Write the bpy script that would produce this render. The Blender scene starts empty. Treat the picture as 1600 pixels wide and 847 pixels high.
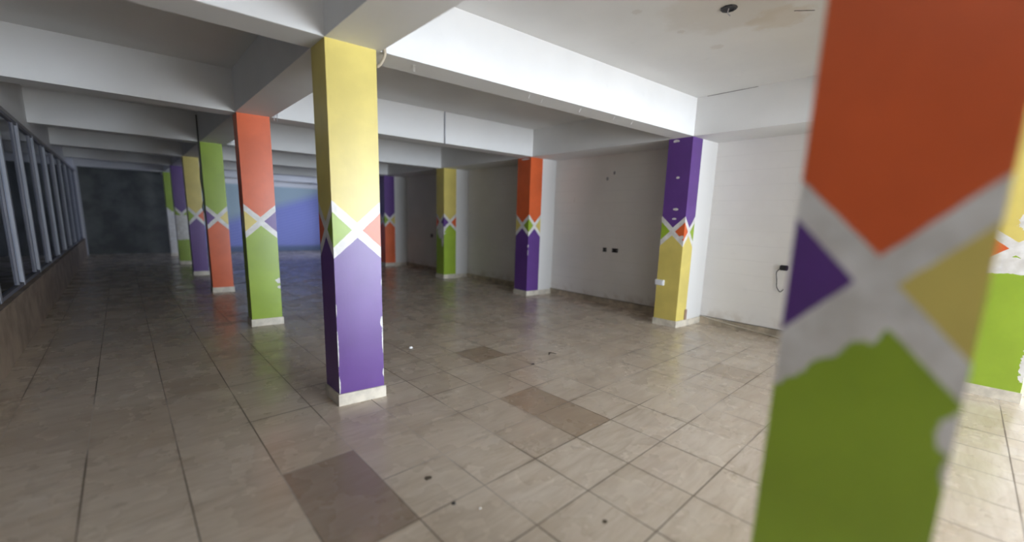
import bpy, bmesh, math, random
from mathutils import Vector, Matrix
random.seed(4)
S = bpy.context.scene
COL = S.collection

# ------------------------------------------------------------ camera
F_PX = 651.36
CAM = Vector((-1.1763, -3.2972, 1.54))
pitch, roll, yaw = math.radians(9.688), math.radians(1.697), math.radians(43.109)
fw = Vector((math.sin(yaw) * math.cos(pitch), math.cos(yaw) * math.cos(pitch), -math.sin(pitch)))
rt = Vector((math.cos(yaw), -math.sin(yaw), 0))
up = rt.cross(fw)
r2 = rt * math.cos(roll) + up * math.sin(roll)
u2 = -rt * math.sin(roll) + up * math.cos(roll)
cd = bpy.data.cameras.new('camera')
cam = bpy.data.objects.new('camera', cd)
COL.objects.link(cam)
m = Matrix.Identity(4)
for i in range(3):
    m[i][0], m[i][1], m[i][2], m[i][3] = r2[i], u2[i], -fw[i], CAM[i]
cam.matrix_world = m
cd.sensor_width = 36
cd.lens = F_PX / 1600 * 36
cd.shift_x = -2.34 / 1600
cd.shift_y = 32.5 / 1600
cd.clip_start = 0.05
cd.dof.use_dof = True
cd.dof.focus_distance = 4.2
cd.dof.aperture_fstop = 0.42
S.camera = cam

# ------------------------------------------------------------ light and exposure
S.view_settings.view_transform = 'Standard'
S.view_settings.look = 'None'
S.view_settings.exposure = 0.29
S.view_settings.gamma = 1
S.view_settings.use_curve_mapping = False
world = bpy.data.worlds.new('world')
S.world = world
world.use_nodes = True
world.node_tree.nodes['Background'].inputs[0].default_value = (0.55, 0.65, 0.95, 1)
world.node_tree.nodes['Background'].inputs[1].default_value = 0.006


def area(name, loc, rot, sx, sy, power, color, spread=180):
    l = bpy.data.lights.new(name, 'AREA')
    l.shape = 'RECTANGLE'
    l.size, l.size_y = sx, sy
    l.energy = power
    l.color = color
    l.spread = math.radians(spread)
    o = bpy.data.objects.new(name, l)
    COL.objects.link(o)
    o.location = loc
    o.rotation_euler = rot
    return o


# daylight through the wide entrance behind the camera (facing +Y, tilted a little upward)
area('entrance_daylight', (3.0, -11.32, 1.30), (math.radians(92), 0, math.radians(-5)), 4.8, 2.4, 900, (0.78, 0.88, 1.0), 165)

sl = bpy.data.lights.new('sun', 'SUN')
sl.energy = 16.0
sl.angle = math.radians(1.5)
sl.color = (1.0, .94, .86)
so = bpy.data.objects.new('sun', sl)
COL.objects.link(so)
so.rotation_euler = (math.radians(42), 0, math.radians(-4))
# blue fill light added for the far bay, behind an added wall opening (facing -X)
area('added_far_fill', (5.75, 13.2, 1.45), (math.radians(90), 0, math.radians(55)), 3.4, 2.1, 38, (0.62, 0.72, 1.0), 110)

# ------------------------------------------------------------ measures
H = 2.787      # underside of the beams
HC = 3.291     # ceiling
XB = 4.844     # inner face of the right-hand columns
XW = 5.56      # recessed right wall
XL = -2.08     # left wall
YR = -11.2      # rear wall (behind the camera)
YF = 16.5      # far wall
SL = 0.10      # cross beams run slightly oblique
TX, TY, TA = -0.185, -1.5784, 0.4295   # floor tile lattice


# ------------------------------------------------------------ helpers
def new_mat(name):
    mt = bpy.data.materials.new(name)
    mt.use_nodes = True
    nt = mt.node_tree
    b = nt.nodes['Principled BSDF']
    return mt, nt, b


class NG:
    """tiny node-graph writer"""
    def __init__(s, nt):
        s.nt = nt

    def n(s, t, **kw):
        nd = s.nt.nodes.new(t)
        for k, v in kw.items():
            setattr(nd, k, v)
        return nd

    def link(s, a, b):
        s.nt.links.new(a, b)

    def m(s, op, a, b=None, c=None, clamp=False):
        nd = s.n('ShaderNodeMath', operation=op, use_clamp=clamp)
        for i, v in enumerate((a, b, c)):
            if v is None:
                continue
            if isinstance(v, (int, float)):
                nd.inputs[i].default_value = v
            else:
                s.link(v, nd.inputs[i])
        return nd.outputs[0]

    def mix(s, f, a, b):
        nd = s.n('ShaderNodeMix', data_type='RGBA')
        nd.clamp_factor = True
        for sock, v in ((nd.inputs[0], f), (nd.inputs[6], a), (nd.inputs[7], b)):
            if isinstance(v, (int, float)):
                sock.default_value = v
            elif isinstance(v, tuple):
                sock.default_value = (*v[:3], 1)
            else:
                s.link(v, sock)
        return nd.outputs[2]

    def noise(s, vec, scale, detail=3, rough=.55, dist=0.0, w=None):
        nd = s.n('ShaderNodeTexNoise')
        nd.inputs['Scale'].default_value = scale
        nd.inputs['Detail'].default_value = detail
        nd.inputs['Roughness'].default_value = rough
        nd.inputs['Distortion'].default_value = dist
        if vec is not None:
            s.link(vec, nd.inputs['Vector'])
        return nd.outputs[0]

    def ramp(s, v, lo, hi):
        nd = s.n('ShaderNodeMapRange')
        nd.interpolation_type = 'SMOOTHSTEP'
        nd.inputs[1].default_value = lo
        nd.inputs[2].default_value = hi
        s.link(v, nd.inputs[0])
        return nd.outputs[0]

    def pos(s):
        tc = s.n('ShaderNodeNewGeometry')
        return tc.outputs['Position']

    def sep(s, v):
        nd = s.n('ShaderNodeSeparateXYZ')
        s.link(v, nd.inputs[0])
        return nd.outputs

    def scalev(s, v, sc):
        nd = s.n('ShaderNodeMapping')
        nd.inputs['Scale'].default_value = sc
        s.link(v, nd.inputs[0])
        return nd.outputs[0]

    def bump(s, h, strength, dist=.01):
        nd = s.n('ShaderNodeBump')
        nd.inputs['Strength'].default_value = strength
        nd.inputs['Distance'].default_value = dist
        s.link(h, nd.inputs['Height'])
        return nd.outputs[0]


def simple(name, col, rough=.6, metal=0, var=.12, scale=8, bump=0.0, spec=.5):
    mt, nt, b = new_mat(name)
    g = NG(nt)
    p = g.pos()
    n1 = g.noise(p, scale, 4)
    dark = tuple(c * (1 - var * 1.5) for c in col)
    lite = tuple(min(1, c * (1 + var)) for c in col)
    g.link(g.mix(g.ramp(n1, .3, .7), dark, lite), b.inputs['Base Color'])
    b.inputs['Roughness'].default_value = rough
    b.inputs['Metallic'].default_value = metal
    b.inputs['Specular IOR Level'].default_value = spec
    if bump:
        g.link(g.bump(n1, bump), b.inputs['Normal'])
    return mt


WHITE = (.78, .77, .75)
ORANGE = (.72, .13, .035)
YELLOW = (.69, .56, .15)
GREEN = (.30, .43, .035)
PURPLE = (.125, .05, .245)


def plaster(name, base=WHITE, rough=.7, stains=None, cracks=None, bands=False, grime=True, dirt=(.45, .36, .26)):
    """painted plaster: soft mottling, grime flecks, optional stains (pos,radius,colour) """
    mt, nt, b = new_mat(name)
    g = NG(nt)
    p = g.pos()
    n1 = g.noise(p, 1.1, 4)
    n2 = g.noise(p, 9, 5)
    c = g.mix(g.ramp(n1, .3, .75), tuple(x * .93 for x in base), base)
    c = g.mix(g.m('MULTIPLY', g.ramp(n2, .62, .8), .25), c, tuple(x * .8 for x in base))
    if bands:
        z = g.sep(p)[2]
        ph = g.m('FRACT', g.m('MULTIPLY', g.m('ADD', z, g.m('MULTIPLY', g.noise(p, .8), .05)), 4.6))
        ln = g.ramp(g.m('ABSOLUTE', g.m('SUBTRACT', ph, .5)), .44, .5)
        c = g.mix(g.m('MULTIPLY', ln, g.m('MULTIPLY', g.ramp(n1, .35, .6), .17)), c, tuple(x * .72 for x in base))
    if grime:
        n3 = g.noise(g.scalev(p, (1, 1, .35)), 5, 6, .7)
        c = g.mix(g.m('MULTIPLY', g.ramp(n3, .66, .74), .35), c, dirt)
        zz = g.sep(p)[2]
        low = g.m('MULTIPLY', g.ramp(zz, .32, .08), g.ramp(g.noise(p, 6, 5), .42, .62))
        c = g.mix(g.m('MULTIPLY', low, .45), c, dirt)
    for (q, r, colr, st) in (stains or []):
        d = g.n('ShaderNodeVectorMath', operation='DISTANCE')
        g.link(p, d.inputs[0])
        d.inputs[1].default_value = q
        dd = g.m('ADD', g.m('DIVIDE', d.outputs[1], r), g.m('MULTIPLY', g.m('SUBTRACT', g.noise(p, 2.2 / r, 4), .5), 1.3))
        c = g.mix(g.m('MULTIPLY', g.ramp(dd, 1.05, .6), st), c, colr)
    g.link(c, b.inputs['Base Color'])
    b.inputs['Roughness'].default_value = rough
    g.link(g.bump(n2, .12), b.inputs['Normal'])
    return mt


def column_mat(name, top, c1, c2, bottom, peel=0.0, patches=(), z0=1.43, white_low=None, faded=0.0):
    """painted column: band of crossing white lines with diamonds at the corners.
    UV u runs -1..1 over a face (+1 at the near left corner), v is the height."""
    mt, nt, b = new_mat(name)
    g = NG(nt)
    uv = g.n('ShaderNodeUVMap', uv_map='pattern').outputs[0]
    u, v, _ = g.sep(uv)
    p = g.pos()
    wob = g.m('MULTIPLY', g.m('SUBTRACT', g.noise(p, 14, 3), .5), .012)
    dz = g.m('ADD', g.m('SUBTRACT', v, z0), wob)
    au = g.m('ABSOLUTE', u)
    adz = g.m('ABSOLUTE', dz)
    outer = g.m('MULTIPLY_ADD', au, .165, .058)
    if peel:
        jag = g.m('MULTIPLY', g.m('SUBTRACT', g.noise(p, 24, 4, .6), .42), .09)
        left = g.ramp(u, .22, .06)
        low = g.m('LESS_THAN', dz, 0.0)
        outer = g.m('ADD', outer, g.m('MULTIPLY', g.m('MULTIPLY', left, low), g.m('ADD', jag, peel)))
    inner = g.m('MULTIPLY', g.m('SUBTRACT', au, .22), .175)
    is_out = g.m('GREATER_THAN', adz, outer)
    is_in = g.m('LESS_THAN', adz, inner)
    is_top = g.m('GREATER_THAN', dz, 0.0)
    n1 = g.noise(p, 3.0, 4)

    def tone(cc):
        return g.mix(g.ramp(n1, .25, .75), tuple(x * .9 for x in cc), tuple(min(1, x * 1.06) for x in cc))
    white = g.mix(g.ramp(g.noise(p, 11, 4), .3, .75), (.62, .59, .55), (.80, .78, .76))
    c = g.mix(is_top, tone(bottom), tone(top))
    dia = g.mix(g.m('GREATER_THAN', u, 0.0), tone(c2), tone(c1))
    c = g.mix(is_out, white, c)
    c = g.mix(is_in, c, dia)
    if white_low is not None:          # worn: everything between two heights is bare white
        lo, hi = white_low
        e = g.m('MULTIPLY', g.m('SUBTRACT', g.noise(p, 9, 3), .5), .08)
        vv = g.m('ADD', v, e)
        c = g.mix(g.m('MULTIPLY', g.m('GREATER_THAN', vv, lo), g.m('LESS_THAN', vv, hi)), c, white)
    # patches where the paint came off
    nn = g.m('SUBTRACT', g.noise(p, 26, 5, .65), .5)
    for (q, r) in patches:
        sub = g.n('ShaderNodeVectorMath', operation='SUBTRACT')
        g.link(p, sub.inputs[0])
        sub.inputs[1].default_value = q
        dv = g.n('ShaderNodeVectorMath', operation='DIVIDE')
        g.link(sub.outputs[0], dv.inputs[0])
        dv.inputs[1].default_value = r
        ln = g.n('ShaderNodeVectorMath', operation='LENGTH')
        g.link(dv.outputs[0], ln.inputs[0])
        dd = g.m('ADD', ln.outputs[1], g.m('MULTIPLY', nn, 1.6))
        c = g.mix(g.m('LESS_THAN', dd, 1.0), c, white)
    # outside the painted part of the face
    c = g.mix(g.m('LESS_THAN', g.m('ADD', u, g.m('MULTIPLY', wob, 3)), -1.04), c, WHITE)
    # a few nicks
    nick = g.m('GREATER_THAN', g.noise(p, 17, 5, .7), .735)
    c = g.mix(nick, c, white)
    g.link(c, b.inputs['Base Color'])
    b.inputs['Roughness'].default_value = .34
    b.inputs['Specular IOR Level'].default_value = .5
    g.link(g.bump(g.noise(g.scalev(p, (1, 1, .12)), 60, 3), .10, .004), b.inputs['Normal'])
    return mt


def floor_mat():
    mt, nt, b = new_mat('cream_marble_floor_tiles')
    g = NG(nt)
    p = g.pos()
    x, y, z = g.sep(p)
    fx = g.m('DIVIDE', g.m('SUBTRACT', x, TX), TA)
    fy = g.m('DIVIDE', g.m('SUBTRACT', y, TY), TA)
    ix, iy = g.m('FLOOR', fx), g.m('FLOOR', fy)
    cmb = g.n('ShaderNodeCombineXYZ')
    g.link(ix, cmb.inputs[0])
    g.link(iy, cmb.inputs[1])
    wn = g.n('ShaderNodeTexWhiteNoise', noise_dimensions='3D')
    g.link(cmb.outputs[0], wn.inputs['Vector'])
    rnd = wn.outputs['Value']
    # veins: stretched noise, shifted per tile so it breaks at the joints
    off = g.n('ShaderNodeVectorMath', operation='MULTIPLY_ADD')
    g.link(wn.outputs['Color'], off.inputs[0])
    off.inputs[1].default_value = (7, 7, 7)
    g.link(p, off.inputs[2])
    rot = g.n('ShaderNodeMapping')
    rot.inputs['Rotation'].default_value = (0, 0, math.radians(38))
    rot.inputs['Scale'].default_value = (1.0, 5.5, 1)
    g.link(off.outputs[0], rot.inputs[0])
    v1 = g.noise(rot.outputs[0], 2.4, 5, .6, 1.2)
    v2 = g.noise(rot.outputs[0], 3.2, 6, .68, .8)
    lite, mid, tan = (.66, .575, .475), (.56, .47, .37), (.37, .28, .195)
    c = g.mix(g.ramp(v1, .3, .7), mid, lite)
    vein = g.m('MULTIPLY', g.ramp(v2, .50, .78), g.m('MULTIPLY_ADD', rnd, .50, .30))
    c = g.mix(vein, c, tan)
    c = g.mix(g.m('MULTIPLY', g.ramp(rnd, .35, 1.0), .26), c, (.45, .36, .265))
    # dirt film: broad mottling
    d1 = g.noise(p, .9, 5, .6)
    c = g.mix(g.m('MULTIPLY', g.ramp(d1, .35, .80), .34), c, (.38, .28, .185))

    def cell(i0, i1, j0, j1):
        a = g.m('MULTIPLY', g.m('GREATER_THAN', ix, i0 - .5), g.m('LESS_THAN', ix, i1 + .5))
        bb = g.m('MULTIPLY', g.m('GREATER_THAN', iy, j0 - .5), g.m('LESS_THAN', iy, j1 + .5))
        return g.m('MULTIPLY', a, bb)
    tt = g.mix(g.ramp(v2, .35, .7), (.36, .265, .18), (.31, .225, .148))
    for (i, j, s_) in ((3, 1, .85), (3, 0, .75), (2, 0, .35), (4, 4, .8), (-2, 6, .3), (5, -4, .5), (8, -1, .4)):
        c = g.mix(g.m('MULTIPLY', cell(i, i, j, j), s_), c, tt)
    big = cell(-1, -1, 0, 1)
    c = g.mix(g.m('MULTIPLY', big, .92), c, g.mix(g.ramp(v2, .3, .7), (.34, .265, .205), (.29, .22, .165)))
    # joints
    def dist(f):
        fr = g.m('FRACT', f)
        return g.m('MULTIPLY', g.m('MINIMUM', fr, g.m('SUBTRACT', 1.0, fr)), TA)
    jn = g.noise(p, 1.7, 3)
    wid = g.m('MULTIPLY_ADD', jn, .0075, .0002)
    jx = g.m('LESS_THAN', dist(fx), wid)
    jyr = g.m('LESS_THAN', dist(fy), wid)
    # fewer cross joints in the left bay: the slabs there are long
    keep = g.m('GREATER_THAN', g.m('ADD', x, g.m('MULTIPLY', rnd, .0)), -.19)
    par = g.m('GREATER_THAN', g.m('ABSOLUTE', g.m('SUBTRACT', g.m('FRACT', g.m('MULTIPLY', g.m('ADD', fy, .02), .5)), .5)), .42)
    jy = g.m('MULTIPLY', jyr, g.m('MAXIMUM', keep, g.m('MULTIPLY', par, g.m('GREATER_THAN', x, -.64))))
    j = g.m('MAXIMUM', jx, jy)
    # skip the cross joint inside the double slab
    inner = g.m('MULTIPLY', big, g.m('LESS_THAN', g.m('ABSOLUTE', g.m('SUBTRACT', fy, 1.0)), .3))
    j = g.m('MULTIPLY', j, g.m('SUBTRACT', 1.0, inner))
    pale = g.ramp(g.noise(p, .55, 2), .52, .62)
    jcol = g.mix(pale, (.09, .062, .04), (.42, .36, .30))
    c = g.mix(g.m('MULTIPLY', j, .85), c, jcol)
    smear = g.m('MULTIPLY', g.ramp(g.m('MINIMUM', dist(fx), dist(fy)), .045, .0), g.ramp(g.noise(p, 3.3, 5), .50, .66))
    c = g.mix(g.m('MULTIPLY', smear, .22), c, (.20, .14, .09))
    # little scuffs
    sc = g.m('GREATER_THAN', g.noise(p, 13, 4, .7), .745)
    c = g.mix(g.m('MULTIPLY', sc, .6), c, (.16, .12, .09))
    g.link(c, b.inputs['Base Color'])
    rr = g.m('MULTIPLY_ADD', g.ramp(g.noise(p, 2.6, 4), .3, .7), .16, .19)
    g.link(g.m('ADD', rr, g.m('MULTIPLY', j, .4)), b.inputs['Roughness'])
    b.inputs['Specular IOR Level'].default_value = .5
    g.link(g.bump(g.m('SUBTRACT', g.m('MULTIPLY', g.noise(p, 3.0, 2), .25), j), .25, .003), b.inputs['Normal'])
    return mt


def mesh_obj(name, bm, mats, parent=None, smooth=False):
    me = bpy.data.meshes.new(name)
    bmesh.ops.recalc_face_normals(bm, faces=bm.faces)
    bm.to_mesh(me)
    bm.free()
    for mm in (mats if isinstance(mats, (list, tuple)) else [mats]):
        me.materials.append(mm)
    if smooth:
        for pl in me.polygons:
            pl.use_smooth = True
    o = bpy.data.objects.new(name, me)
    COL.objects.link(o)
    if parent is not None:
        o.parent = parent
        o.matrix_parent_inverse = parent.matrix_world.inverted()
    return o


def tag(o, label, cat, group=None):
    o['label'] = label
    o['category'] = cat
    if group:
        o['group'] = group
    return o


def struct(name, bm, mats, parent=None, label=None):
    o = mesh_obj(name, bm, mats, parent)
    if parent is None:
        o['kind'] = 'structure'
        if label:
            o['label'] = label
    return o


def prism(bm, pts, z0, z1):
    a = [bm.verts.new((x, y, z0)) for x, y in pts]
    t = [bm.verts.new((x, y, z1)) for x, y in pts]
    n = len(pts)
    fs = [bm.faces.new(a[::-1]), bm.faces.new(t)]
    for i in range(n):
        fs.append(bm.faces.new((a[i], a[(i + 1) % n], t[(i + 1) % n], t[i])))
    return fs


def box(bm, x0, x1, y0, y1, z0, z1):
    return prism(bm, [(x0, y0), (x1, y0), (x1, y1), (x0, y1)], z0, z1)


def bevel(bm, w, seg=2):
    bmesh.ops.bevel(bm, geom=list(bm.edges), offset=w, segments=seg, affect='EDGES', clamp_overlap=True)


def tube(bm, pts, r, sides=8):
    rings = []
    pts = [Vector(q) for q in pts]
    for i, q in enumerate(pts):
        d = (pts[min(i + 1, len(pts) - 1)] - pts[max(i - 1, 0)]).normalized()
        a = d.orthogonal().normalized() if not rings else (pa - d * pa.dot(d)).normalized()
        pa = a
        bb = d.cross(a)
        rings.append([bm.verts.new(q + (a * math.cos(t) + bb * math.sin(t)) * r)
                      for t in [2 * math.pi * k / sides for k in range(sides)]])
    for i in range(len(rings) - 1):
        for k in range(sides):
            bm.faces.new((rings[i][k], rings[i][(k + 1) % sides], rings[i + 1][(k + 1) % sides], rings[i + 1][k]))
    bm.faces.new(rings[0][::-1])
    bm.faces.new(rings[-1])


def spline(pts, n=8):
    out = []
    P = [Vector(q) for q in pts]
    P = [P[0] * 2 - P[1]] + P + [P[-1] * 2 - P[-2]]
    for i in range(1, len(P) - 2):
        for k in range(n):
            t = k / n
            a, b_, c_, d_ = P[i - 1], P[i], P[i + 1], P[i + 2]
            out.append(.5 * ((2 * b_) + (c_ - a) * t + (2 * a - 5 * b_ + 4 * c_ - d_) * t * t + (3 * b_ - a - 3 * c_ + d_) * t ** 3))
    out.append(P[-2])
    return out


# ------------------------------------------------------------ setting: floor, ceiling, walls
M_floor = floor_mat()
M_wall = plaster('white_wall_paint', (.87, .84, .81), bands=True)
M_ceil = plaster('white_ceiling_paint', (.74, .73, .71), grime=False, stains=[
    ((2.60, -1.72, HC), .55, (.52, .46, .38), .35), ((3.05, -1.95, HC), .25, (.55, .45, .32), .35),
    ((3.3, -1.35, HC), .07, (.5, .44, .38), .35), ((2.15, -1.15, HC), .05, (.5, .44, .38), .35),
    ((2.75, -1.25, HC), .04, (.5, .44, .38), .35)])
M_beam = plaster('white_beam_paint', (.79, .78, .765), grime=False)
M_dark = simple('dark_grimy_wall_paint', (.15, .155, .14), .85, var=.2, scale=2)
M_low = simple('brown_stone_low_wall', (.30, .23, .17), .6, var=.2, scale=3, bump=.1)
M_skirt = simple('cream_skirting_tile', (.66, .60, .50), .4, var=.14, scale=9)
M_wskirt = simple('dusty_tan_skirting_tile', (.50, .42, .32), .5, var=.25, scale=5)
M_alu = simple('brushed_grey_aluminium', (.36, .37, .41), .45, metal=.2, var=.05, scale=3)
M_alu_dull = simple('dull_grey_aluminium', (.20, .20, .23), .55, metal=.1, var=.05, scale=3)
M_black = simple('black_plastic', (.02, .02, .022), .5, var=.1)
M_socket = simple('white_plastic', (.82, .82, .84), .35, var=.03)
M_outside = simple('dark_outside_render', (.10, .11, .13), .9, var=.5, scale=1.2)
M_plaster = simple('bare_plaster_flake', (.85, .84, .82), .8, var=.06)
M_crack = simple('dark_crack', (.06, .05, .05), .9)
M_grey = simple('grey_conduit', (.42, .42, .45), .6)

bm = bmesh.new()
box(bm, XL - .2, XW + .2, YR - .2, YF + .6, -.2, 0)
struct('floor', bm, M_floor, label='cream marble tiled floor')
bm = bmesh.new()
box(bm, XL - .2, XW + .2, YR - .2, YF + .6, HC, HC + .2)
struct('ceiling', bm, M_ceil, label='white painted ceiling slab')

# right wall, recessed behind the columns, with an unseen opening added for the far fill light
bm = bmesh.new()
box(bm, XW, XW + .2, YR, 11.2, 0, HC)
box(bm, XW, XW + .2, 15.2, YF + .3, 0, HC)
box(bm, XW, XW + .2, 11.2, 15.2, 2.55, HC)
box(bm, XW, XW + .2, 11.2, 15.2, 0, .3)
struct('wall_right', bm, M_wall, label='white panelled wall recessed behind the right columns')

# far wall: dark plaster in the left bay, shutter in the right bay
def fy_(x, y0=YF):
    return y0 - SL * x
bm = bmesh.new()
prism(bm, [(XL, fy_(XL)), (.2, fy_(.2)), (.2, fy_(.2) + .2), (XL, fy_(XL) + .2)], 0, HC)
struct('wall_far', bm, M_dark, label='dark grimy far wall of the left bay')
bm = bmesh.new()
prism(bm, [(.2, fy_(.2) + .06), (XW, fy_(XW) + .06), (XW, fy_(XW) + .26), (.2, fy_(.2) + .26)], 0, HC)
struct('wall_far_right', bm, M_wall, label='pale far wall behind the blue shutter')


def shutter_mat():
    mt, nt, b = new_mat('shutter_with_painted_light')
    g = NG(nt)
    p = g.pos()
    x, y, z = g.sep(p)
    # slanting shadow edge and stripes of blue light, painted into the colour
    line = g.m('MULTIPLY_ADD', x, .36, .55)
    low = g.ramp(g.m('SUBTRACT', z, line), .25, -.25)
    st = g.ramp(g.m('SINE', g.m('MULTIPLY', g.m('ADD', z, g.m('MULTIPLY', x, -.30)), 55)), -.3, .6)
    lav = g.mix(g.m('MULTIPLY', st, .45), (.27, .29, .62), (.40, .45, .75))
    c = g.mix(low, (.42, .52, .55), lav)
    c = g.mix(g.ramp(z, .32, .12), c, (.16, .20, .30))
    g.link(c, b.inputs['Base Color'])
    b.inputs['Roughness'].default_value = .5
    return mt


bm = bmesh.new()
# corrugated slats
prof = []
nz = 60
x0s, x1s = .55, 5.35
ht = 2.62
rows = []
for k in range(nz * 4 + 1):
    z = ht * k / (nz * 4)
    o_ = -.012 * abs(math.sin(math.pi * k / 4))
    rows.append((bm.verts.new((x0s, fy_(x0s) + o_, z)), bm.verts.new((x1s, fy_(x1s) + o_, z))))
for a, b_ in zip(rows, rows[1:]):
    bm.faces.new((a[0], a[1], b_[1], b_[0]))
back = [bm.verts.new((x0s, fy_(x0s) + .03, 0)), bm.verts.new((x1s, fy_(x1s) + .03, 0)),
        bm.verts.new((x1s, fy_(x1s) + .03, ht)), bm.verts.new((x0s, fy_(x0s) + .03, ht))]
bm.faces.new(back)
sh = struct('door_1', bm, shutter_mat(), label='wide slatted shutter closing the far end, with painted-in lavender blue light')
bm = bmesh.new()
prism(bm, [(x0s - .05, fy_(x0s) - .14), (x1s + .05, fy_(x1s) - .14), (x1s + .05, fy_(x1s) + .03), (x0s - .05, fy_(x0s) + .03)], ht, H)
struct('shutter_box', bm, M_beam, sh)
for xx in (x0s - .06, x1s):
    bm = bmesh.new()
    prism(bm, [(xx, fy_(xx) - .05), (xx + .06, fy_(xx) - .055), (xx + .06, fy_(xx) + .03), (xx, fy_(xx) + .035)], 0, ht)
    struct('guide_rail', bm, M_alu, sh)

# rear wall behind the camera with the wide entrance
bm = bmesh.new()
box(bm, XL, .60, YR - .2, YR, 0, HC)
box(bm, 5.35, XW, YR - .2, YR, 0, HC)
box(bm, .60, 5.35, YR - .2, YR, 2.6, HC)
struct('wall_rear', bm, M_wall, label='white rear wall with a wide entrance')

# left wall: low wall, lintel over the glazing, solid piece near the camera
WY0, PITCH, NW = -5.42, 1.42, 15
ZS, ZT = .585, 2.68
WEND = WY0 + PITCH * NW
bm = bmesh.new()
box(bm, XL - .2, XL, YR, WY0, 0, HC)
box(bm, XL - .2, XL, WEND, YF + .5, 0, HC)
box(bm, XL - .2, XL, WY0, WEND, ZT, HC)
struct('wall_left', bm, M_beam, label='painted lintel and wall over the left windows')
bm = bmesh.new()
box(bm, XL - .2, XL, WY0, WEND, 0, ZS - .02)
lw = struct('wall_left_low', bm, M_low, label='low brown stone wall under the left windows')
bm = bmesh.new()
box(bm, XL - .21, XL + .015, WY0, WEND, ZS - .02, ZS)
struct('sill', bm, M_low, lw)

# outside of the glazing
bm = bmesh.new()
box(bm, -4.4, -4.3, -8, YF + 1, -.2, 4.2)
struct('wall_outside', bm, M_outside, label='dark neighbouring wall seen through the left windows')
bm = bmesh.new()
box(bm, -4.3, XL - .2, -8, YF + 1, -.25, -.05)
struct('ground_outside', bm, M_outside, label='dark ground outside the left windows')
bm = bmesh.new()
box(bm, -2, 8, -15, YR - .2, -.25, -.02)
struct('ground_entrance', bm, simple('pale_concrete', (.5, .49, .46), .8), label='pale concrete ground before the entrance')


def glass_mat():
    mt, nt, b = new_mat('dusty_window_glass')
    g = NG(nt)
    nt.nodes.remove(b)
    out = nt.nodes['Material Output']
    tr = g.n('ShaderNodeBsdfTransparent')
    tr.inputs[0].default_value = (.72, .78, .86, 1)
    gl = g.n('ShaderNodeBsdfGlossy')
    gl.inputs['Roughness'].default_value = .06
    gl.inputs[0].default_value = (.9, .93, 1, 1)
    fr = g.n('ShaderNodeFresnel')
    fr.inputs[0].default_value = 1.45
    df = g.n('ShaderNodeBsdfDiffuse')
    df.inputs[0].default_value = (.3, .32, .38, 1)
    m1 = g.n('ShaderNodeMixShader')
    g.link(g.m('MULTIPLY', g.ramp(g.noise(g.pos(), 1.5, 4), .4, .7), .18), m1.inputs[0])
    g.link(tr.outputs[0], m1.inputs[1])
    g.link(df.outputs[0], m1.inputs[2])
    m2 = g.n('ShaderNodeMixShader')
    g.link(fr.outputs[0], m2.inputs[0])
    g.link(m1.outputs[0], m2.inputs[1])
    g.link(gl.outputs[0], m2.inputs[2])
    g.link(m2.outputs[0], out.inputs[0])
    return mt


M_glass = glass_mat()
for k in range(NW):
    a, e = WY0 + k * PITCH, WY0 + (k + 1) * PITCH
    bm = bmesh.new()
    xf0, xf1 = XL - .075, XL - .035
    box(bm, xf0, xf1, a, a + .03, ZS, ZT)
    box(bm, xf0, xf1, e - .05, e, ZS, ZT)
    w = struct('window_%d' % (k + 1), bm, M_alu)
    for z_ in (ZS, ZT - .04):
        bm = bmesh.new()
        box(bm, xf0, xf1 - .005, a + .03, e - .05, z_, z_ + .04)
        struct('rail', bm, M_alu_dull, w)
    bm = bmesh.new()
    box(bm, XL - .062, XL - .042, e - .345, e - .31, ZS + .04, ZT - .04)
    struct('sash_stile', bm, M_alu_dull, w)
    bm = bmesh.new()
    box(bm, XL - .068, XL - .062, a + .03, e - .05, ZS + .04, ZT - .04)
    struct('glass_pane', bm, M_glass, w)

# skirting boards along the right wall (between the columns)
DB = {1: .43, 2: .362, 3: .374, 4: .352, 5: .33}
YB = {1: -3.842, 2: -.471, 3: 2.777, 4: 5.82, 5: 9.095, 6: 12.2}
DB[6] = .33
ysk = [YR] + sum([[YB[k], YB[k] + DB[k]] for k in (1, 2, 3, 4, 5, 6)], []) + [fy_(XW)]
for i in range(0, len(ysk), 2):
    bm = bmesh.new()
    y0, y1 = ysk[i], ysk[i + 1]
    box(bm, XW - .018, XW, y0 + (.0), y1, 0, .105)
    nm = 'baseboard_right' if i == 0 else 'baseboard_right_%d' % (i // 2 + 1)
    struct(nm, bm, M_wskirt)
# left skirting is the low wall itself

# ------------------------------------------------------------ beams
YA = {0: -3.339, 1: 0.0, 2: 3.19, 3: 6.42, 4: 9.32, 5: 12.12, 6: 15.02}
BW = .30
bm = bmesh.new()
box(bm, 0, .40, YR, fy_(.2), H, HC)
tr = struct('trim_1', bm, M_beam, label='long ceiling beam over the middle row of columns')
bm = bmesh.new()
box(bm, XB, XW, YR, fy_(XW), H, HC)
struct('trim_2', bm, M_beam, label='long ceiling beam over the right row of columns')
M_flake_beam = {}
n_tr = 3
cross = {}
for k, y in YA.items():
    bm = bmesh.new()
    xa, xb = .40, XB
    prism(bm, [(xa, y - SL * xa), (xb, y - SL * xb), (xb, y - SL * xb + BW), (xa, y - SL * xa + BW)], H, HC)
    cross[k] = struct('trim_%d' % n_tr, bm, M_beam, label='cross beam under the ceiling of the right bay')
    n_tr += 1
    bm = bmesh.new()
    xa, xb = XL, 0
    prism(bm, [(xa, y - SL * xa * .7), (xb, y), (xb, y + BW), (xa, y - SL * xa * .7 + BW)], H, HC)
    struct('trim_%d' % n_tr, bm, M_beam, label='cross beam under the ceiling of the left bay')
    n_tr += 1

# ------------------------------------------------------------ columns
SKH, SKT = .10, .012
CS = .12   # slant of the near faces


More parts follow.
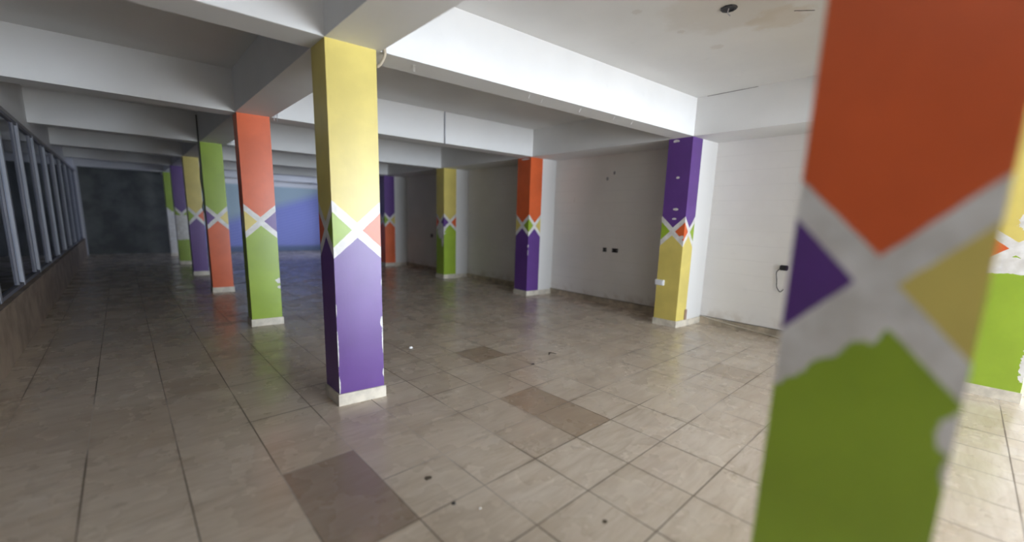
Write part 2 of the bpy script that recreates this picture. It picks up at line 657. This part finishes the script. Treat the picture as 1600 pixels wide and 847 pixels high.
def column(pts, painted_w, z1, mat, label, group, skirt=None, dx=0):
    """pts: c0 near-left, c1 near-right, c2 far-right, c3 far-left"""
    c0, c1, c2, c3 = [Vector(q) for q in pts]
    root = bpy.data.objects.new('painted_column', None)  # root of one painted column, parent of its shaft and skirting
    COL.objects.link(root)
    cen = (c0 + c1 + c2 + c3) / 4
    root.location = (cen.x, cen.y, 0)
    bpy.context.view_layer.update()
    tag(root, label, 'column', group)
    bm = bmesh.new()
    uvl = bm.loops.layers.uv.new('pattern')
    w_front = (c1 - c0).length
    pw = painted_w or w_front
    U = {}
    rings = []
    b0 = [bm.verts.new((q.x, q.y, 0.0)) for q in (c0, c1, c2, c3)]
    t0 = [bm.verts.new((q.x, q.y, z1)) for q in (c0, c1, c2, c3)]
    ends = [(1, 1 - 2 * w_front / pw), (1 - 2 * w_front / pw, 1), (1, -1), (-1, 1)]
    for i in range(4):
        j = (i + 1) % 4
        f = bm.faces.new((b0[i], b0[j], t0[j], t0[i]))
        ua, ub = ends[i]
        for lp, uvv in zip(f.loops, ((ua, 0), (ub, 0), (ub, z1), (ua, z1))):
            lp[uvl].uv = uvv
    for ring in (b0[::-1], t0):
        f = bm.faces.new(ring)
        for lp in f.loops:
            lp[uvl].uv = (0, 3)
    shaft = mesh_obj('shaft', bm, mat, root)
    # skirting band with cut-away for the shaft
    bm = bmesh.new()
    s = SKT
    q = [Vector((c0.x - s, c0.y - s)), Vector((c1.x + (s if not painted_w else 0), c1.y - s)),
         Vector((c2.x + (s if not painted_w else 0), c2.y + s)), Vector((c3.x - s, c3.y + s))]
    prism(bm, [(v.x, v.y) for v in q], 0, SKH)
    mesh_obj('skirting', bm, skirt or M_skirt, root)
    return root


wA = .364
A_SPEC = {
    0: dict(d=.322, dx=0, top=ORANGE, c1=YELLOW, c2=PURPLE, bot=GREEN,
            label='orange over green column with peeled white patches, nearest and out of focus', peel=.055,
            patches=[((0, -3.345, 1.145), (.05, .030, .05)), ((0, -3.345, 1.07), (.05, .014, .05))]),
    1: dict(d=.292, dx=0, top=YELLOW, c1=GREEN, c2=ORANGE, bot=PURPLE,
            label='yellow over purple column standing alone left of the middle, with cream skirting',
            patches=[((wA, -.04, .66), (.020, .05, .05)), ((wA, -.04, .50), (.010, .05, .13)), ((wA, -.04, .22), (.010, .05, .04)),
                     ((0, 0, .47), (.007, .007, .16)), ((0, 0, .17), (.011, .009, .07)),
                     ((0, 0, .80), (.005, .005, .05)), ((wA, -.04, 1.0), (.005, .05, .03))]),
    2: dict(d=.23, dx=.012, top=ORANGE, c1=YELLOW, c2=PURPLE, bot=GREEN,
            label='orange over green column, next behind the yellow and purple column',
            patches=[((.37, 3.15, .62), (.05, .08, .035)), ((.37, 3.15, .53), (.03, .08, .02))]),
    3: dict(d=.25, dx=0, top=GREEN, c1=PURPLE, c2=YELLOW, bot=ORANGE,
            label='green over orange column in the middle row, left of the orange and green one', patches=[]),
    4: dict(d=.26, dx=0, top=YELLOW, c1=GREEN, c2=ORANGE, bot=PURPLE,
            label='small far yellow over purple column beside the green and orange one',
            patches=[((.34, 9.29, 1.75), (.035, .1, .22)), ((.36, 9.29, .9), (.04, .1, .5))]),
    5: dict(d=.26, dx=-.035, top=PURPLE, c1=GREEN, c2=GREEN, bot=GREEN,
            label='far column of purple over bare white over green, in the dark left bay', patches=[], white=(.72, 1.42)),
    6: dict(d=.26, dx=-.023, top=GREEN, c1=WHITE, c2=WHITE, bot=(.62, .60, .62),
            label='farthest column, green above and bare white below', patches=[], white=(0.05, 1.30)),
}
for k, sp in A_SPEC.items():
    y, d, dx = YA[k] if k < 6 else 15.45, sp['d'], sp['dx']
    w = wA - (.035 if k == 3 else .07 if k >= 4 else 0)
    if k == 6:
        y = 15.10
    mt = column_mat('paint_middle_row_%d' % k, sp['top'], sp['c1'], sp['c2'], sp['bot'], peel=sp.get('peel', 0),
                    patches=sp['patches'], white_low=sp.get('white'))
    cs = 0 if k == 0 else CS
    column([(dx, y), (dx + w, y - cs * w), (dx + w, y - cs * w + d), (dx, y + d)], None, H, mt, sp['label'], 'painted columns of the middle row')

B_SPEC = {
    1: dict(pw=.30, dx=-.06, top=YELLOW, c1=(.72, .70, .66), c2=ORANGE, bot=GREEN,
            label='yellow over lime green wall column at the right edge, behind the blurred column',
            white=(1.185, 1.335),
            patches=[((4.79, -3.66, 1.66), (.1, .07, .07)), ((4.79, -3.85, .38), (.1, .05, .20)), ((4.79, -3.85, 1.85), (.1, .05, .12))]),
    2: dict(pw=.256, dx=.019, top=PURPLE, c1=ORANGE, c2=GREEN, bot=YELLOW,
            label='purple over yellow wall column with a white socket, left of the blurred column',
            patches=[((XB, -.30, 2.231), (.1, .030, .016)), ((XB, -.31, 1.775), (.1, .045, .018)), ((XB, -.30, 1.635), (.1, .036, .016)),
                     ((XB, -.22, 2.75), (.1, .05, .02)), ((XB, -.44, 1.365), (.05, .035, .03))]),
    3: dict(pw=.307, dx=.033, top=ORANGE, c1=GREEN, c2=YELLOW, bot=PURPLE,
            label='orange over purple wall column, between two bays of the right wall',
            patches=[((XB + .03, 2.777, 1.03), (.02, .02, .03)), ((XB + .03, 2.777, .9), (.012, .012, .05)), ((XB, 2.95, 2.76), (.1, .12, .018))]),
    4: dict(pw=.344, dx=.012, top=YELLOW, c1=PURPLE, c2=ORANGE, bot=GREEN,
            label='yellow over green wall column with a peeled white patch on its dark side',
            patches=[((XB, 5.96, 1.22), (.1, .16, .18)), ((XB, 5.88, 1.0), (.1, .05, .16)), ((XB, 6.0, 1.4), (.1, .08, .06))]),
    5: dict(pw=.315, dx=0, top=PURPLE, c1=GREEN, c2=YELLOW, bot=ORANGE,
            label='purple over orange wall column, right behind the near yellow and purple column', patches=[]),
    6: dict(pw=.315, dx=0, top=GREEN, c1=PURPLE, c2=YELLOW, bot=ORANGE,
            label='green over orange wall column hidden at the far end of the right wall', patches=[]),
}
del B_SPEC[6]
for k, sp in B_SPEC.items():
    y, d, x = YB[k], DB[k], XB + sp['dx']
    w = XW - x
    mt = column_mat('paint_right_row_%d' % k, sp['top'], sp['c1'], sp['c2'], sp['bot'], patches=sp['patches'],
                    z0=1.42 if k == 1 else 1.45, white_low=sp.get('white'))
    column([(x, y), (XW, y - .10 * w), (XW, y + d), (x, y + d)], sp['pw'], H, mt, sp['label'], 'painted columns of the right row')

# ------------------------------------------------------------ fittings on the walls
def wall_box(name, x, y, z, w, h, t, mat, label, cat, group=None, hole=False):
    """small electrical box on a wall that faces -X"""
    root = bpy.data.objects.new(name, None)
    COL.objects.link(root)
    root.location = (x, y, z)
    bpy.context.view_layer.update()
    tag(root, label, cat, group)
    bm = bmesh.new()
    box(bm, x - t, x, y - w / 2, y + w / 2, z - h / 2, z + h / 2)
    bevel(bm, min(t, w) * .18)
    mesh_obj('back_box', bm, mat, root)
    return root


r = wall_box('double_socket', XB + .019, -.165, .665, .15, .085, .035, M_socket,
             'white plastic socket on the dark side of the purple and yellow column', 'socket')
bm = bmesh.new()
box(bm, XB - .024, XB - .016, -.165 - .06, -.165 + .06, .665 - .03, .665 + .03)
bevel(bm, .002)
mesh_obj('face_plate', bm, M_socket, r)
for i, (yy, w_, lab) in enumerate(((1.376, .075, 'small black open socket box on the white wall, left of two'),
                                   (1.147, .125, 'wider black open socket box on the white wall, right of two'))):
    r = wall_box('socket_box', XW, yy, 1.043, w_, .075, .014, M_black, lab, 'socket', 'black socket boxes')
    for s in (-1, 1):
        bm = bmesh.new()
        box(bm, XW - .020, XW - .013, yy + s * w_ * .36 - .006, yy + s * w_ * .36 + .006, 1.043 - .008, 1.043 + .008)
        mesh_obj('terminal', bm, M_grey, r)
r = wall_box('socket_box', XW, 7.52, 1.03, .10, .10, .014, M_black, 'black open socket box on the dim wall beside the yellow and green column', 'socket', 'black socket boxes')
bm = bmesh.new()
box(bm, XW - .020, XW - .013, 7.51, 7.53, 1.02, 1.04)
mesh_obj('terminal', bm, M_grey, r)
# black junction box with a loose cable near the blurred column
r = wall_box('junction_box', XW, -1.63, 1.00, .10, .07, .05, M_black,
             'black junction box with a dangling cable on the white wall beside the blurred column', 'junction box')
bm = bmesh.new()
tube(bm, spline([(XW - .03, -1.585, .985), (XW - .04, -1.55, .93), (XW - .02, -1.56, .82), (XW - .03, -1.575, .72), (XW - .02, -1.62, .66), (XW - .02, -1.66, .70)]), .005)
mesh_obj('cable', bm, M_black, r, True)

# nail marks / small wall hooks
for i, (yy, zz, rr, lab) in enumerate(((1.277, 2.462, .022, 'dark broken plug hole high on the white wall, upper right'),
                                       (1.42, 2.36, .026, 'dark broken plug hole high on the white wall, lower left'))):
    bm = bmesh.new()
    bmesh.ops.create_icosphere(bm, subdivisions=2, radius=rr, matrix=Matrix.Translation((XW, yy, zz)) @ Matrix.Diagonal((.25, 1, 1.3, 1)))
    for v in bm.verts:
        v.co.z += random.uniform(-.004, .004)
    tag(mesh_obj('plug_hole', bm, M_grey, None, True), lab, 'plug hole', 'holes in the white wall')

# cables lying on the skirting
M_cable = simple('dusty_grey_cable', (.22, .19, .16), .7)
M_cable2 = simple('dusty_cream_cable', (.60, .54, .44), .6)
bm = bmesh.new()
tube(bm, spline([(XW - .024, -.03 + .0, .112), (XW - .022, .7, .114), (XW - .024, 1.5, .112), (XW - .022, 2.2, .115), (XW - .024, 2.76, .113)]), .007)
tag(mesh_obj('cable', bm, M_cable, None, True), 'thin dark cable along the skirting between the purple and orange wall columns', 'cable', 'loose cables')
bm = bmesh.new()
tube(bm, spline([(XW - .03, -.56, .125), (XW - .035, -.75, .095), (XW - .04, -1.1, .06), (XW - .06, -1.5, .035), (XW - .10, -1.95, .012), (XW - .07, -2.6, .010)]), .008)
tag(mesh_obj('cable', bm, M_cable2, None, True), 'pale loose cable sagging from the skirting right of the purple and yellow column', 'cable', 'loose cables')
bm = bmesh.new()
tube(bm, spline([(XW - .008, -.56, .118), (XW - .008, -1.2, .114), (XW - .008, -2.0, .112), (XW - .008, -2.8, .115)]), .006)
tag(mesh_obj('cable', bm, M_cable, None, True), 'thin dark cable resting on the skirting top by the blurred column', 'cable', 'loose cables')
# broken skirting edge on the purple/yellow column
bm = bmesh.new()
x0 = XB + .019 + .22
y0 = YB[2] - .10 * .24
prism(bm, [(x0, y0 - .012), (x0 + .05, y0 - .017), (x0 + .05, y0 + .004), (x0, y0 + .004)], .10, .26)
tag(mesh_obj('trunking_stub', bm, simple('brown_dried_glue', (.36, .24, .17), .8)), 'short brown stub above the skirting of the purple and yellow column', 'trunking')

# ceiling: lamp hole, cracks
bm = bmesh.new()
hx, hy = 2.60, -1.72
N = 24
def ringv(r_, z, jit=0):
    return [bm.verts.new((hx + (r_ + random.uniform(-jit, jit)) * math.cos(2 * math.pi * i / N), hy + (r_ + random.uniform(-jit, jit)) * math.sin(2 * math.pi * i / N), z)) for i in range(N)]
R = [ringv(.064, HC - .001, .004), ringv(.058, HC - .010, .003), ringv(.046, HC - .010), ringv(.040, HC - .002)]
for a, b_ in zip(R, R[1:]):
    for i in range(N):
        bm.faces.new((a[i], a[(i + 1) % N], b_[(i + 1) % N], b_[i]))
bm.faces.new(R[-1])
lp = mesh_obj('lamp_socket', bm, M_black, None)
tag(lp, 'empty black round lamp hole in the bright ceiling near the top edge', 'lamp socket')
bm = bmesh.new()
tube(bm, spline([(hx, hy, HC - .002), (hx + .015, hy + .01, HC - .03), (hx + .03, hy - .005, HC - .05)]), .004)
mesh_obj('wire_end', bm, M_grey, lp, True)


def crack(pts, r_, label=''):
    global n_tr
    bm = bmesh.new()
    pp = []
    for a, b_ in zip(pts, pts[1:]):
        a, b_ = Vector(a), Vector(b_)
        for i in range(6):
            pp.append(a.lerp(b_, i / 6) + Vector((random.uniform(-1, 1) * r_ * .6, random.uniform(-1, 1) * r_ * .6, 0)))
    pp.append(Vector(pts[-1]))
    tube(bm, pp, r_, 5)
    o = struct('trim_%d' % n_tr, bm, M_crack, label=label)
    n_tr += 1
    return o


crack([(XB - .001, -.62, HC - .001), (XB - .001, -1.25, HC - .001)], .004, label='dark crack where the right beam meets the ceiling')
crack([(2.15, -1.62, HC), (2.26, -1.70, HC)], .004, label='short crack in the ceiling left of the lamp hole')
crack([(3.10, -2.20, HC), (3.00, -2.08, HC)], .004, label='short crack in the ceiling right of the lamp hole')
crack([(XB, -1.90, 3.0), (XB, -1.97, 2.998)], .006, label='short crack on the right beam')

# conduits
bm = bmesh.new()
tube(bm, [(2.93, YA[2] - SL * 2.93 - .012, H - .01), (2.93, YA[2] - SL * 2.93 - .012, HC)], .011, 8)
tag(mesh_obj('conduit', bm, M_grey, None, True), 'thin grey vertical conduit on the white beam right of the yellow column', 'conduit', 'grey conduits on the beams')
for (x_, yy, lab) in ((.425, YA[2] - .075, 'thin grey wire pair hanging at the head of the orange and green column'),
                      (.425, YA[3] - .075, 'thin grey wire pair hanging at the head of the green and orange column')):
    bm = bmesh.new()
    for s in (0, .035):
        tube(bm, spline([(x_ + s, yy, HC - .12), (x_ + s + .004, yy - .01, H + .1), (x_ + s - .004, yy, H - .05)]), .004, 6)
    tag(mesh_obj('hanging_wire', bm, M_grey, None, True), lab, 'wire', 'wires at the column heads')
bm = bmesh.new()
tube(bm, spline([(-.02, YA[3] - .02, HC - .05), (-.025, YA[3] - .03, 2.5), (-.04, YA[3] - .02, 2.1), (-.02, YA[3] - .03, 1.8), (-.05, YA[3] - .02, 1.62), (-.025, YA[3] - .03, 1.5)]), .009, 6)
tag(mesh_obj('hanging_cable', bm, M_black, None, True), 'black cable hanging down the left edge of the green and orange column', 'cable')
# bracket at the head of the yellow/purple column
bm = bmesh.new()
tube(bm, spline([(.375, -.03, H - .115), (.40, -.05, H - .085), (.425, -.06, H - .03), (.43, -.055, H + .03)]), .012, 8)
tag(mesh_obj('pipe_elbow', bm, simple('tan_pipe', (.45, .38, .28), .6), None, True), 'short tan pipe elbow at the head of the near yellow column', 'pipe')

# peeling flakes hanging from the underside of the first cross beam
for i, (x_, t_, ln_, wd) in enumerate(((.74, .12, .085, .022), (1.94, .08, .05, .012), (2.135, .11, .06, .012), (2.687, .10, .05, .012), (3.227, .07, .05, .012), (3.563, .07, .05, .014))):
    y_ = YA[1] - SL * x_ + t_
    bm = bmesh.new()
    vs = []
    a_ = math.radians(60)
    dxx, dyy = math.cos(a_), math.sin(a_)
    for s in range(5):
        q = s / 4
        ww = wd * (1 - .35 * q)
        cx, cy = x_ + dxx * ln_ * (q - .5), y_ + dyy * ln_ * (q - .5)
        z_ = H - .001 - .022 * q * q
        vs.append([bm.verts.new((cx - dyy * ww / 2, cy + dxx * ww / 2, z_)), bm.verts.new((cx + dyy * ww / 2, cy - dxx * ww / 2, z_ - .004)),
                   bm.verts.new((cx + dyy * ww / 2, cy - dxx * ww / 2, z_ - .006)), bm.verts.new((cx - dyy * ww / 2, cy + dxx * ww / 2, z_ - .002))])
    for a, b_ in zip(vs, vs[1:]):
        for k in range(4):
            bm.faces.new((a[k], a[(k + 1) % 4], b_[(k + 1) % 4], b_[k]))
    bm.faces.new(vs[0][::-1])
    bm.faces.new(vs[-1])
    struct('paint_flake', bm, M_plaster, cross[1])

# ------------------------------------------------------------ bits on the floor
M_leaf = simple('dry_brown_leaf', (.10, .075, .05), .8)
M_chip = simple('dark_chip', (.05, .04, .035), .8)


def chip(name, x, y, rx, ry, h, mat, label, cat, rot=0):
    bm = bmesh.new()
    n = 9
    bot, top = [], []
    for i in range(n):
        t = 2 * math.pi * i / n
        k = random.uniform(.75, 1.15)
        px, py = rx * k * math.cos(t), ry * k * math.sin(t)
        X_, Y_ = x + px * math.cos(rot) - py * math.sin(rot), y + px * math.sin(rot) + py * math.cos(rot)
        bot.append(bm.verts.new((X_, Y_, .0005)))
        top.append(bm.verts.new((x + (X_ - x) * .7, y + (Y_ - y) * .7, h * random.uniform(.7, 1.1))))
    for i in range(n):
        bm.faces.new((bot[i], bot[(i + 1) % n], top[(i + 1) % n], top[i]))
    c_ = bm.verts.new((x, y, h * 1.1))
    for i in range(n):
        bm.faces.new((top[i], top[(i + 1) % n], c_))
    bm.faces.new(bot[::-1])
    return tag(mesh_obj(name, bm, mat), label, cat, 'litter on the floor')


chip('plaster_chip', 1.222, 1.032, .022, .018, .018, M_plaster, 'small white plaster chip on the floor right of the yellow and purple column', 'chip')
chip('dark_chip', 1.978, -.276, .024, .016, .007, M_chip, 'small dark chip on the pale tiles before the leaf', 'chip')
chip('dark_chip', .017, -1.594, .014, .012, .006, M_chip, 'tiny black chip on a tile joint below the brown stain', 'chip')
chip('plaster_chip', .10, -1.72, .007, .006, .005, M_plaster, 'tiny white crumb on the nearest tiles beside the black chip', 'chip')
chip('flattened_gum', .031, -1.305, .026, .020, .0015, M_leaf, 'flat dark brown gum spot on a near tile', 'gum', .4)
chip('flattened_gum', .534, -2.222, .016, .013, .0015, M_leaf, 'round dark gum spot low on the near tiles left of the blurred column', 'gum')
# curled leaf
bm = bmesh.new()
vs = []
for i in range(9):
    q = i / 8
    ww = .018 * math.sin(math.pi * (.08 + .84 * q))
    a_ = .9 + .9 * q
    cx = 2.389 - .05 + .10 * q
    cy = -.177 + .035 * math.sin(math.pi * q) - .03 * q
    zz = .003 + .012 * math.sin(math.pi * q)
    vs.append([bm.verts.new((cx, cy - ww, zz + .006)), bm.verts.new((cx, cy, zz - .002)), bm.verts.new((cx, cy + ww, zz + .006)),
               bm.verts.new((cx, cy, zz))])
for a, b_ in zip(vs, vs[1:]):
    for k in range(4):
        bm.faces.new((a[k], a[(k + 1) % 4], b_[(k + 1) % 4], b_[k]))
bm.faces.new(vs[0][::-1])
bm.faces.new(vs[-1])
tag(mesh_obj('dry_leaf', bm, M_leaf), 'curled dry brown leaf on the pale floor tiles', 'leaf', 'litter on the floor')
